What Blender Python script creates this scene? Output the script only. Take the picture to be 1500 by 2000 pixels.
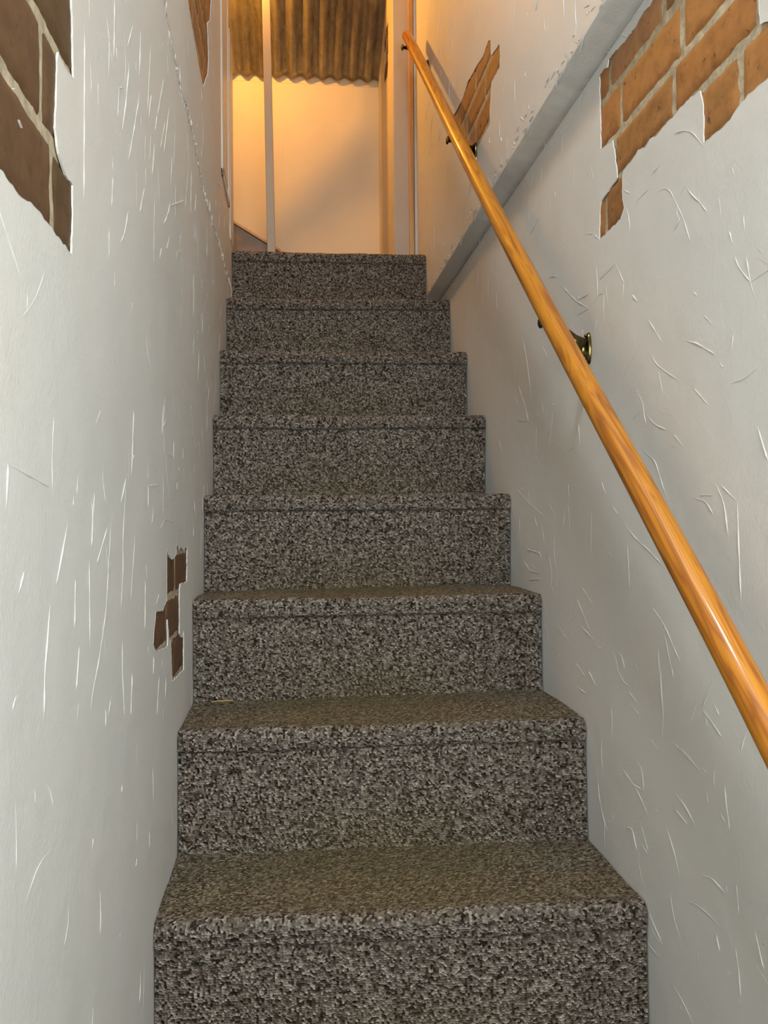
import bpy, bmesh, math, random
from mathutils import Vector, Matrix, noise, geometry
import numpy as np

scene = bpy.context.scene
COL = scene.collection
for o in list(bpy.data.objects):
    bpy.data.objects.remove(o)
PI = math.pi

# ------------------------------------------------------------------ camera
cam_d = bpy.data.cameras.new('camera')
cam_d.sensor_fit = 'VERTICAL'
cam_d.sensor_height = 24.0
cam_d.sensor_width = 18.0
cam_d.lens = 24.0 * 1600.0 / 2000.0
cam_d.clip_start = 0.02
cam = bpy.data.objects.new('camera', cam_d)
COL.objects.link(cam)
YAW, PIT, ROLL = .1108, .0060, -.008
F = Vector((math.sin(YAW)*math.cos(PIT), math.cos(YAW)*math.cos(PIT), math.sin(PIT)))
R0 = Vector((math.cos(YAW), -math.sin(YAW), 0)); U0 = R0.cross(F)
R = R0*math.cos(ROLL) + U0*math.sin(ROLL); U = -R0*math.sin(ROLL) + U0*math.cos(ROLL)
cam.matrix_world = Matrix(((R.x, U.x, -F.x, 0), (R.y, U.y, -F.y, 0), (R.z, U.z, -F.z, 0), (0, 0, 0, 1)))
scene.camera = cam

# ------------------------------------------------------------------ light
scene.view_settings.view_transform = 'Standard'
scene.view_settings.look = 'None'
scene.view_settings.gamma = 1.0
scene.view_settings.use_curve_mapping = False
scene.view_settings.exposure = -0.27
world = bpy.data.worlds.new('world'); scene.world = world
world.use_nodes = True
world.node_tree.nodes['Background'].inputs[0].default_value = (.80, .84, .86, 1)
world.node_tree.nodes['Background'].inputs[1].default_value = 0.18

def lamp(name, kind, loc, energy, color, size=.1, target=None, size_y=None, spread=None):
    d = bpy.data.lights.new(name, kind); d.energy = energy; d.color = color
    if kind == 'AREA':
        d.size = size
        if size_y: d.shape = 'RECTANGLE'; d.size_y = size_y
        if spread: d.spread = spread
    elif kind != 'SUN': d.shadow_soft_size = size
    o = bpy.data.objects.new(name, d); COL.objects.link(o); o.location = loc
    if target is not None:
        o.rotation_euler = (Vector(target) - Vector(loc)).to_track_quat('-Z', 'Y').to_euler()
    return o
lamp('lower_room_light', 'AREA', (.36, -.60, .30), 39, (.955, .985, .975), .6, (.0, 1.3, -.25), .6)
lamp('stairwell_light', 'AREA', (-.06, .50, 2.10), 24, (.95, .985, .97), .22, (.10, .72, 0), .22)
lamp('landing_light', 'POINT', (-.20, 2.93, 2.06), 30, (1.0, .43, .06), .010)

# ------------------------------------------------------------------ helpers
XL, XR, XU, XS = -.196, .504, .466, .379
YRET, YBACK = 3.0, 3.492
LAND = .895

def link(name, me, mat=None, parent=None):
    o = bpy.data.objects.new(name, me); COL.objects.link(o)
    if mat: me.materials.append(mat)
    if parent: o.parent = parent
    return o
def obj(name, bm, mat=None, parent=None, smooth=False):
    me = bpy.data.meshes.new(name); bm.normal_update(); bm.to_mesh(me); bm.free()
    if smooth:
        for p in me.polygons: p.use_smooth = True
    return link(name, me, mat, parent)
def structure(o):
    o['kind'] = 'structure'; return o
def tag(o, label, cat, group=None):
    o['label'] = label; o['category'] = cat
    if group: o['group'] = group
    return o
def empty(name, loc):
    o = bpy.data.objects.new(name, None); COL.objects.link(o); o.location = loc
    o.empty_display_size = .05
    return o
def box(bm, x0, x1, y0, y1, z0, z1, bevel=0, M=None):
    r = bmesh.ops.create_cube(bm, size=1)
    vs = r['verts']
    for v in vs:
        v.co = Vector((x0 + (v.co.x+.5)*(x1-x0), y0 + (v.co.y+.5)*(y1-y0), z0 + (v.co.z+.5)*(z1-z0)))
    if bevel:
        es = list({e for v in vs for e in v.link_edges})
        g = bmesh.ops.bevel(bm, geom=es, offset=bevel, segments=2, affect='EDGES', profile=.5)
        vs = list({v for f in g['faces'] for v in f.verts} | {v for v in vs if v.is_valid})
    if M is not None:
        for v in vs: v.co = M @ v.co
    return vs
def tube(bm, pts, rad, seg=16, cap=True, uvl=None):
    """round bar through pts; rad is a number or a list"""
    pts = [Vector(p) for p in pts]; n = len(pts)
    if not hasattr(rad, '__len__'): rad = [rad]*n
    rings = []; up = Vector((0, 0, 1)); acc = 0; ss = []
    for i, p in enumerate(pts):
        t = (pts[min(i+1, n-1)] - pts[max(i-1, 0)]).normalized()
        u = t.cross(up)
        if u.length < .1: u = t.cross(Vector((0, 1, 0)))
        u.normalize(); w = u.cross(t)
        if i: acc += (pts[i]-pts[i-1]).length
        ss.append(acc)
        rings.append([bm.verts.new(p + (u*math.cos(2*PI*k/seg) + w*math.sin(2*PI*k/seg))*rad[i]) for k in range(seg)])
    for i in range(n-1):
        for k in range(seg):
            f = bm.faces.new((rings[i][k], rings[i][(k+1) % seg], rings[i+1][(k+1) % seg], rings[i+1][k]))
            f.smooth = True
            if uvl:
                for lp, (a, b) in zip(f.loops, ((ss[i], k), (ss[i], k+1), (ss[i+1], k+1), (ss[i+1], k))):
                    lp[uvl].uv = (a, b/seg)
    if cap:
        bm.faces.new(rings[0][::-1]); bm.faces.new(rings[-1])

# ------------------------------------------------------------------ materials
def new_mat(name):
    m = bpy.data.materials.new(name); m.use_nodes = True
    nt = m.node_tree; return m, nt, nt.nodes['Principled BSDF']
def N(nt, t, **kw):
    n = nt.nodes.new(t)
    for k, v in kw.items():
        if k.startswith('i_'):
            key = k[2:]; key = int(key) if key.isdigit() else key.replace('_', ' ')
            n.inputs[key].default_value = v
        else: setattr(n, k, v)
    return n
def ramp(nt, stops, mode='LINEAR'):
    r = nt.nodes.new('ShaderNodeValToRGB'); cr = r.color_ramp; cr.interpolation = mode
    cr.elements[0].position = stops[0][0]; cr.elements[0].color = (*stops[0][1], 1)
    cr.elements[1].position = stops[-1][0]; cr.elements[1].color = (*stops[-1][1], 1)
    for p, c in stops[1:-1]:
        e = cr.elements.new(p); e.color = (*c, 1)
    return r
def lk(nt, a, ao, b, bi): nt.links.new(a.outputs[ao], b.inputs[bi])
def mixc(nt, blend='MIX', fac=None):
    n = nt.nodes.new('ShaderNodeMix'); n.data_type = 'RGBA'; n.blend_type = blend
    if fac is not None: n.inputs[0].default_value = fac
    return n

def plaster(name='painted_plaster', base=(.655, .657, .635), rough=.55, grime=0.0):
    m, nt, b = new_mat(name)
    tc = N(nt, 'ShaderNodeTexCoord')
    n1 = N(nt, 'ShaderNodeTexNoise', i_Scale=2.3, i_Detail=3.0); lk(nt, tc, 'Object', n1, 'Vector')
    r = ramp(nt, [(.3, tuple(c*.93 for c in base)), (.5, base), (.72, (base[0]*1.04, base[1]*1.015, base[2]*.985))])
    lk(nt, n1, 'Fac', r, 'Fac')
    n2 = N(nt, 'ShaderNodeTexNoise', i_Scale=240.0, i_Detail=4.0, i_Roughness=.6); lk(nt, tc, 'Object', n2, 'Vector')
    n3 = N(nt, 'ShaderNodeTexNoise', i_Scale=26.0, i_Detail=4.0, i_Roughness=.55); lk(nt, tc, 'Object', n3, 'Vector')
    n4 = N(nt, 'ShaderNodeTexNoise', i_Scale=5.0, i_Detail=2.0); lk(nt, tc, 'Object', n4, 'Vector')
    # faint dirty scuffs with a shape of their own
    n5 = N(nt, 'ShaderNodeTexNoise', i_Scale=9.0, i_Detail=8.0, i_Roughness=.75); lk(nt, tc, 'Object', n5, 'Vector')
    sc = ramp(nt, [(.62, (0, 0, 0)), (.76, (1, 1, 1))]); lk(nt, n5, 'Fac', sc, 'Fac')
    mx = mixc(nt); lk(nt, sc, 'Color', mx, 0)
    mul = N(nt, 'ShaderNodeMath', operation='MULTIPLY'); mul.inputs[1].default_value = .22 + grime; lk(nt, sc, 'Color', mul, 0); lk(nt, mul, 0, mx, 0)
    lk(nt, r, 'Color', mx, 6); mx.inputs[7].default_value = (.42, .39, .34, 1)
    lk(nt, mx, 2, b, 'Base Color')
    b1 = N(nt, 'ShaderNodeBump', i_Strength=.35, i_Distance=.0012); lk(nt, n2, 'Fac', b1, 'Height')
    b2 = N(nt, 'ShaderNodeBump', i_Strength=.4, i_Distance=.002); lk(nt, n3, 'Fac', b2, 'Height'); lk(nt, b1, 'Normal', b2, 'Normal')
    b3 = N(nt, 'ShaderNodeBump', i_Strength=.35, i_Distance=.010); lk(nt, n4, 'Fac', b3, 'Height'); lk(nt, b2, 'Normal', b3, 'Normal')
    lk(nt, b3, 'Normal', b, 'Normal')
    b.inputs['Roughness'].default_value = rough
    b.inputs['Specular IOR Level'].default_value = .35
    return m

def carpet(name='berber_carpet', soil=0.0):
    """uv in metres: u across, v along the run of the carpet"""
    m, nt, b = new_mat(name)
    uv = N(nt, 'ShaderNodeUVMap'); uv.uv_map = 'uv'
    wn = N(nt, 'ShaderNodeTexNoise', i_Scale=90.0, i_Detail=2.0); lk(nt, uv, 'UV', wn, 'Vector')
    sub = N(nt, 'ShaderNodeVectorMath', operation='SUBTRACT'); lk(nt, wn, 'Color', sub, 0); sub.inputs[1].default_value = (.5, .5, .5)
    scl = N(nt, 'ShaderNodeVectorMath', operation='SCALE'); lk(nt, sub, 0, scl, 0); scl.inputs['Scale'].default_value = .005
    add = N(nt, 'ShaderNodeVectorMath', operation='ADD'); lk(nt, uv, 'UV', add, 0); lk(nt, scl, 0, add, 1)
    mp = N(nt, 'ShaderNodeMapping'); lk(nt, add, 0, mp, 'Vector'); mp.inputs['Scale'].default_value = (1/.0037, 1/.0034, 1)
    vo = N(nt, 'ShaderNodeTexVoronoi', voronoi_dimensions='2D', i_Scale=1.0, i_Randomness=.72); lk(nt, mp, 0, vo, 'Vector')
    sep = N(nt, 'ShaderNodeSeparateColor'); lk(nt, vo, 'Color', sep, 0)
    # clumps of the same yarn
    cn = N(nt, 'ShaderNodeTexNoise', i_Scale=75.0, i_Detail=2.0, i_Roughness=.6); lk(nt, uv, 'UV', cn, 'Vector')
    mm = N(nt, 'ShaderNodeMath', operation='MULTIPLY_ADD'); lk(nt, cn, 'Fac', mm, 0); mm.inputs[1].default_value = .42; mm.inputs[2].default_value = -.21
    m2 = N(nt, 'ShaderNodeMath', operation='ADD', use_clamp=True); lk(nt, sep, 0, m2, 0); lk(nt, mm, 0, m2, 1)
    r = ramp(nt, [(0, (.015, .011, .008)), (.16, (.05, .040, .032)), (.35, (.112, .095, .078)), (.6, (.175, .154, .131)), (.82, (.245, .222, .194)), (1, (.40, .37, .33))])
    lk(nt, m2, 0, r, 'Fac')
    # slightly purple and slightly green grey yarns
    tint = ramp(nt, [(0, (1.06, .95, 1.0)), (.45, (1.0, .99, .96)), (.75, (.95, 1.0, .95)), (1, (1.12, .97, .88))]); lk(nt, sep, 1, tint, 'Fac')
    t = mixc(nt, 'MULTIPLY', 1.0); lk(nt, r, 'Color', t, 6); lk(nt, tint, 'Color', t, 7)
    # soil: khaki grime trodden into the middle, with noisy outline
    sn = N(nt, 'ShaderNodeTexNoise', i_Scale=5.0, i_Detail=5.0, i_Roughness=.6); lk(nt, uv, 'UV', sn, 'Vector')
    sr = ramp(nt, [(.35, (soil*.75,)*3), (.62, (soil,)*3)]); lk(nt, sn, 'Fac', sr, 'Fac')
    att = N(nt, 'ShaderNodeAttribute', attribute_name='wear'); 
    sm = N(nt, 'ShaderNodeMath', operation='MULTIPLY', use_clamp=True); lk(nt, sr, 'Color', sm, 0); lk(nt, att, 'Fac', sm, 1)
    s = mixc(nt); lk(nt, sm, 0, s, 0); lk(nt, t, 2, s, 6)
    g = mixc(nt, 'MULTIPLY', 1.0); lk(nt, t, 2, g, 6); g.inputs[7].default_value = (.93, .80, .54, 1)
    gg = mixc(nt, 'MIX', .42); lk(nt, g, 2, gg, 6); gg.inputs[7].default_value = (.145, .118, .060, 1)
    lk(nt, gg, 2, s, 7)
    lk(nt, s, 2, b, 'Base Color')
    b.inputs['Roughness'].default_value = .95
    b.inputs['Specular IOR Level'].default_value = .1
    inv = N(nt, 'ShaderNodeMath', operation='MULTIPLY'); lk(nt, vo, 'Distance', inv, 0); inv.inputs[1].default_value = -1.0
    b1 = N(nt, 'ShaderNodeBump', i_Strength=1.0, i_Distance=.0036); lk(nt, inv, 0, b1, 'Height')
    fn = N(nt, 'ShaderNodeTexNoise', i_Scale=420.0, i_Detail=3.0); lk(nt, uv, 'UV', fn, 'Vector')
    b2 = N(nt, 'ShaderNodeBump', i_Strength=.6, i_Distance=.0015); lk(nt, fn, 'Fac', b2, 'Height'); lk(nt, b1, 'Normal', b2, 'Normal')
    lk(nt, b2, 'Normal', b, 'Normal')
    return m

def brick_mat(name, stops):
    m, nt, b = new_mat(name)
    tc = N(nt, 'ShaderNodeTexCoord'); gi = N(nt, 'ShaderNodeNewGeometry')
    r = ramp(nt, stops); lk(nt, gi, 'Random Per Island', r, 'Fac')
    n1 = N(nt, 'ShaderNodeTexNoise', i_Scale=38.0, i_Detail=7.0, i_Roughness=.68); lk(nt, tc, 'Object', n1, 'Vector')
    c1 = ramp(nt, [(.3, (.62, .6, .56)), (.5, (1, 1, 1)), (.72, (1.25, 1.2, 1.15))]); lk(nt, n1, 'Fac', c1, 'Fac')
    mx = mixc(nt, 'MULTIPLY', .85); lk(nt, r, 'Color', mx, 6); lk(nt, c1, 'Color', mx, 7)
    n2 = N(nt, 'ShaderNodeTexNoise', i_Scale=60.0, i_Detail=3.0); lk(nt, tc, 'Object', n2, 'Vector')
    c2 = ramp(nt, [(.66, (0, 0, 0)), (.72, (1, 1, 1))]); lk(nt, n2, 'Fac', c2, 'Fac')
    m3 = mixc(nt); lk(nt, c2, 'Color', m3, 0); lk(nt, mx, 2, m3, 6); m3.inputs[7].default_value = (.06, .03, .02, 1)
    lk(nt, m3, 2, b, 'Base Color')
    bm_ = N(nt, 'ShaderNodeBump', i_Strength=.6, i_Distance=.003); lk(nt, n1, 'Fac', bm_, 'Height'); lk(nt, bm_, 'Normal', b, 'Normal')
    b.inputs['Roughness'].default_value = .6
    return m

def simple(name, col, rough=.5, metal=0, nscale=20, var=.15, bump=.2, coat=0, dist=.002):
    m, nt, b = new_mat(name)
    tc = N(nt, 'ShaderNodeTexCoord')
    n1 = N(nt, 'ShaderNodeTexNoise', i_Scale=nscale, i_Detail=5.0, i_Roughness=.6); lk(nt, tc, 'Object', n1, 'Vector')
    r = ramp(nt, [(.3, tuple(c*(1-var) for c in col)), (.7, tuple(min(1, c*(1+var)) for c in col))]); lk(nt, n1, 'Fac', r, 'Fac')
    lk(nt, r, 'Color', b, 'Base Color')
    bm_ = N(nt, 'ShaderNodeBump', i_Strength=bump, i_Distance=dist); lk(nt, n1, 'Fac', bm_, 'Height'); lk(nt, bm_, 'Normal', b, 'Normal')
    b.inputs['Roughness'].default_value = rough; b.inputs['Metallic'].default_value = metal
    b.inputs['Coat Weight'].default_value = coat; b.inputs['Coat Roughness'].default_value = .2
    return m

def grain(name, cols, along='uv', scale=(1.6, 1.0), rough=.45, coat=.28):
    m, nt, b = new_mat(name)
    if along == 'uv':
        uv = N(nt, 'ShaderNodeUVMap'); uv.uv_map = 'uv'; src = (uv, 'UV')
        # wrap v round a circle so that the grain has no seam
        sep = N(nt, 'ShaderNodeSeparateXYZ'); lk(nt, uv, 'UV', sep, 0)
        an = N(nt, 'ShaderNodeMath', operation='MULTIPLY'); lk(nt, sep, 1, an, 0); an.inputs[1].default_value = 2*PI
        co = N(nt, 'ShaderNodeMath', operation='COSINE'); lk(nt, an, 0, co, 0)
        si = N(nt, 'ShaderNodeMath', operation='SINE'); lk(nt, an, 0, si, 0)
        xx = N(nt, 'ShaderNodeMath', operation='MULTIPLY'); lk(nt, sep, 0, xx, 0); xx.inputs[1].default_value = 3.6
        cmb = N(nt, 'ShaderNodeCombineXYZ'); lk(nt, xx, 0, cmb, 0); lk(nt, co, 0, cmb, 1); lk(nt, si, 0, cmb, 2)
        mp = cmb
    else:
        tc = N(nt, 'ShaderNodeTexCoord'); mp = N(nt, 'ShaderNodeMapping'); lk(nt, tc, 'Object', mp, 0)
        mp.inputs['Scale'].default_value = along
    n1 = N(nt, 'ShaderNodeTexNoise', i_Scale=.9, i_Detail=2.0, i_Distortion=.5); lk(nt, mp, 0, n1, 'Vector')
    mu = N(nt, 'ShaderNodeMath', operation='MULTIPLY'); lk(nt, n1, 'Fac', mu, 0); mu.inputs[1].default_value = 3.4
    fr = N(nt, 'ShaderNodeMath', operation='PINGPONG'); lk(nt, mu, 0, fr, 0); fr.inputs[1].default_value = .5
    r = ramp(nt, cols); m2 = N(nt, 'ShaderNodeMath', operation='MULTIPLY'); lk(nt, fr, 0, m2, 0); m2.inputs[1].default_value = 2.0
    lk(nt, m2, 0, r, 'Fac')
    mp2 = N(nt, 'ShaderNodeMapping'); lk(nt, mp, 0, mp2, 0); mp2.inputs['Scale'].default_value = (1.2, 9, 9)
    n2 = N(nt, 'ShaderNodeTexNoise', i_Scale=2.0, i_Detail=5.0, i_Roughness=.7); lk(nt, mp2, 0, n2, 'Vector')
    c2 = ramp(nt, [(.3, (.8, .74, .7)), (.65, (1.1, 1.1, 1.1))]); lk(nt, n2, 'Fac', c2, 'Fac')
    mx = mixc(nt, 'MULTIPLY', .45); lk(nt, r, 'Color', mx, 6); lk(nt, c2, 'Color', mx, 7)
    lk(nt, mx, 2, b, 'Base Color')
    b.inputs['Roughness'].default_value = rough; b.inputs['Coat Weight'].default_value = coat; b.inputs['Coat Roughness'].default_value = .08
    return m

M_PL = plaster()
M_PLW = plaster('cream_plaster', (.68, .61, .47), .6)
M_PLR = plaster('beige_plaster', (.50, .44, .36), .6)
M_CARPET_T = carpet('trodden_carpet', 1.0)
M_CARPET_R = carpet('riser_carpet', .8)
M_MORTAR = simple('mortar', (.42, .35, .24), .9, 0, 70, .35, .8)
M_BRICK_R = brick_mat('orange_brick', [(0, (.32, .13, .034)), (.3, (.38, .165, .045)), (.5, (.25, .115, .035)), (.72, (.40, .19, .08)), (.85, (.46, .26, .15)), (1, (.20, .105, .045))])
M_BRICK_L = brick_mat('brown_brick', [(0, (.090, .050, .018)), (.5, (.105, .052, .020)), (.9, (.13, .06, .025)), (1, (.085, .048, .018))])
M_RAIL = grain('varnished_wood', [(0, (.26, .075, .002)), (.35, (.42, .15, .003)), (.8, (.50, .20, .005)), (1, (.34, .11, .003))])
M_BRASS = simple('dark_antique_brass', (.12, .092, .034), .24, 1.0, 60, .4, .1)
M_WHITE = simple('white_gloss_paint', (.66, .64, .61), .35, 0, 8, .05, .1)
M_TIMBER = grain('pale_timber', [(0, (.40, .22, .08)), (.5, (.52, .31, .13)), (1, (.60, .38, .18))], along=(14, 14, 1.0), rough=.5, coat=.1)
M_BROWN = simple('brown_board', (.22, .13, .06), .4, 0, 9, .4, .1)
M_POST = simple('grey_beige_paint', (.43, .36, .28), .45, 0, 8, .06, .1)
M_DARKW = simple('dark_reddish_wood', (.17, .07, .03), .5, 0, 12, .3, .1)
M_LINT = simple('straw', (.5, .3, .12), .7)

def tin_mat():
    m, nt, b = new_mat('weathered_galvanised_iron')
    tc = N(nt, 'ShaderNodeTexCoord')
    mp = N(nt, 'ShaderNodeMapping'); lk(nt, tc, 'Object', mp, 0); mp.inputs['Scale'].default_value = (1, .35, .35)
    n1 = N(nt, 'ShaderNodeTexNoise', i_Scale=34.0, i_Detail=8.0, i_Roughness=.75); lk(nt, mp, 0, n1, 'Vector')
    r = ramp(nt, [(.25, (.07, .05, .025)), (.38, (.22, .185, .12)), (.55, (.34, .30, .21)), (.8, (.46, .42, .32))]); lk(nt, n1, 'Fac', r, 'Fac')
    lk(nt, r, 'Color', b, 'Base Color')
    r2 = ramp(nt, [(.3, (.5,)*3), (.7, (.28,)*3)]); lk(nt, n1, 'Fac', r2, 'Fac'); lk(nt, r2, 'Color', b, 'Roughness')
    b.inputs['Metallic'].default_value = .6
    bm_ = N(nt, 'ShaderNodeBump', i_Strength=.4, i_Distance=.002); lk(nt, n1, 'Fac', bm_, 'Height'); lk(nt, bm_, 'Normal', b, 'Normal')
    return m
M_TIN = tin_mat()

# ------------------------------------------------------------------ traced outlines, in metres on their wall planes (y, z)
HOLES_LEFT = [[[0.5054,0.3458],[0.5039,0.2181],[0.5802,0.2384],[0.6112,0.2361],[0.6362,0.2384],[0.6533,0.241],[0.6661,0.2419],[0.6848,0.2406],[0.7258,0.2395],[0.7617,0.2383],[0.7657,0.266],[0.7665,0.3025],[0.7429,0.302],[0.7287,0.308],[0.7181,0.3164],[0.7123,0.3289],[0.7125,0.3398],[0.7158,0.3566],[0.718,0.3882],[0.7227,0.3987],[0.7417,0.3977],[0.7721,0.4023],[0.7695,0.4449],[0.7666,0.4711],[0.7644,0.5302]],[[1.3101,-0.0448],[1.3256,-0.0535],[1.3416,-0.0623],[1.3637,-0.0662],[1.3929,-0.064],[1.4111,-0.0588],[1.418,-0.0426],[1.4339,-0.0475],[1.4489,-0.0542],[1.4752,-0.0508],[1.509,-0.057],[1.5305,-0.0527],[1.5568,-0.0518],[1.5505,-0.118],[1.4616,-0.1137],[1.4495,-0.1234],[1.4459,-0.199],[1.4676,-0.2084],[1.4836,-0.2098],[1.5019,-0.2014],[1.4985,-0.2705],[1.3551,-0.2631],[1.3446,-0.1962],[1.3273,-0.1912],[1.3106,-0.1576],[1.3121,-0.1978],[1.2832,-0.198],[1.2443,-0.1941],[1.2257,-0.1931],[1.1921,-0.1851],[1.1787,-0.1757],[1.1881,-0.154],[1.2055,-0.1326],[1.2658,-0.1389],[1.2859,-0.1318],[1.3046,-0.1266]],[[1.5266,1.0124],[1.5803,1.0104],[1.6264,1.0131],[1.6618,0.9985],[1.7391,0.9939],[1.8238,0.9854],[1.9014,0.9837],[1.9473,1.0275],[1.9986,1.0659],[2.0315,1.1251],[1.9996,1.1927],[2.0693,1.2423],[2.1011,1.3124],[2.0667,1.3752]]]
HOLES_RIGHT = [[[1.0727,0.7433],[1.1002,0.7157],[1.1194,0.7202],[1.1555,0.7155],[1.1839,0.7167],[1.2502,0.7252],[1.2548,0.7143],[1.2734,0.7202],[1.2892,0.7203],[1.2877,0.6663],[1.2855,0.5973],[1.2376,0.5901],[1.2288,0.5658],[1.2196,0.5233],[1.2315,0.5201],[1.286,0.5126],[1.2932,0.4962],[1.2961,0.4524],[1.2101,0.4553],[1.1949,0.4676],[1.2002,0.4895],[1.1995,0.52],[1.1944,0.5248],[1.1507,0.5292],[1.1415,0.5327],[1.1152,0.5256],[1.1044,0.5299],[1.0777,0.5247],[1.0617,0.5279],[1.033,0.5263],[1.02,0.5277],[0.9951,0.5287],[0.9632,0.5254],[0.9599,0.5237],[0.9524,0.499],[0.9517,0.4548],[0.9134,0.4535],[0.8903,0.4546],[0.8749,0.4604],[0.8655,0.463],[0.8471,0.4637],[0.8271,0.4631],[0.815,0.4622],[0.8009,0.4655],[0.7999,0.5179],[0.8139,0.5216],[0.8283,0.5268],[0.8305,0.5408],[0.8303,0.5547],[0.831,0.5833]]]
HOLES_UP = [[[2.3353,1.1528],[2.1795,1.1331],[2.1135,1.1445],[2.0521,1.1339],[2.0129,1.1299],[1.9391,1.1143],[1.8865,1.1211],[1.8617,1.1088],[1.8582,1.0708],[1.8072,1.0585],[1.7812,1.0532],[1.7761,1.0266],[1.7815,1.0029],[1.8248,1.0071],[1.8571,1.0086],[1.8664,0.9815],[1.8757,0.9542],[1.8736,0.9211],[1.9024,0.9207],[1.9464,0.9227],[2.0018,0.9228],[2.0405,0.9228],[2.1,0.9581],[2.1624,1.0091],[2.2059,1.0478],[2.2747,1.104]]]
HOLES_SIDE = [[[3.1215,1.9279],[3.1372,1.9121],[3.2077,1.9242],[3.2565,1.9223],[3.2735,1.8792],[3.2555,1.8535],[3.2201,1.8575],[3.2201,1.8031],[3.26,1.7922],[3.2809,1.777],[3.2674,1.7433],[3.1654,1.7194],[3.1395,1.7479]]]
SEAM_LEFT = [[[1.3146,0.8166],[1.3786,0.7975],[1.4558,0.78],[1.4879,0.7745],[1.5722,0.7802],[1.6499,0.7785],[1.7624,0.7615],[1.8593,0.735],[2.0302,0.7405],[2.2359,0.7472],[2.4873,0.7396]]]
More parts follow.
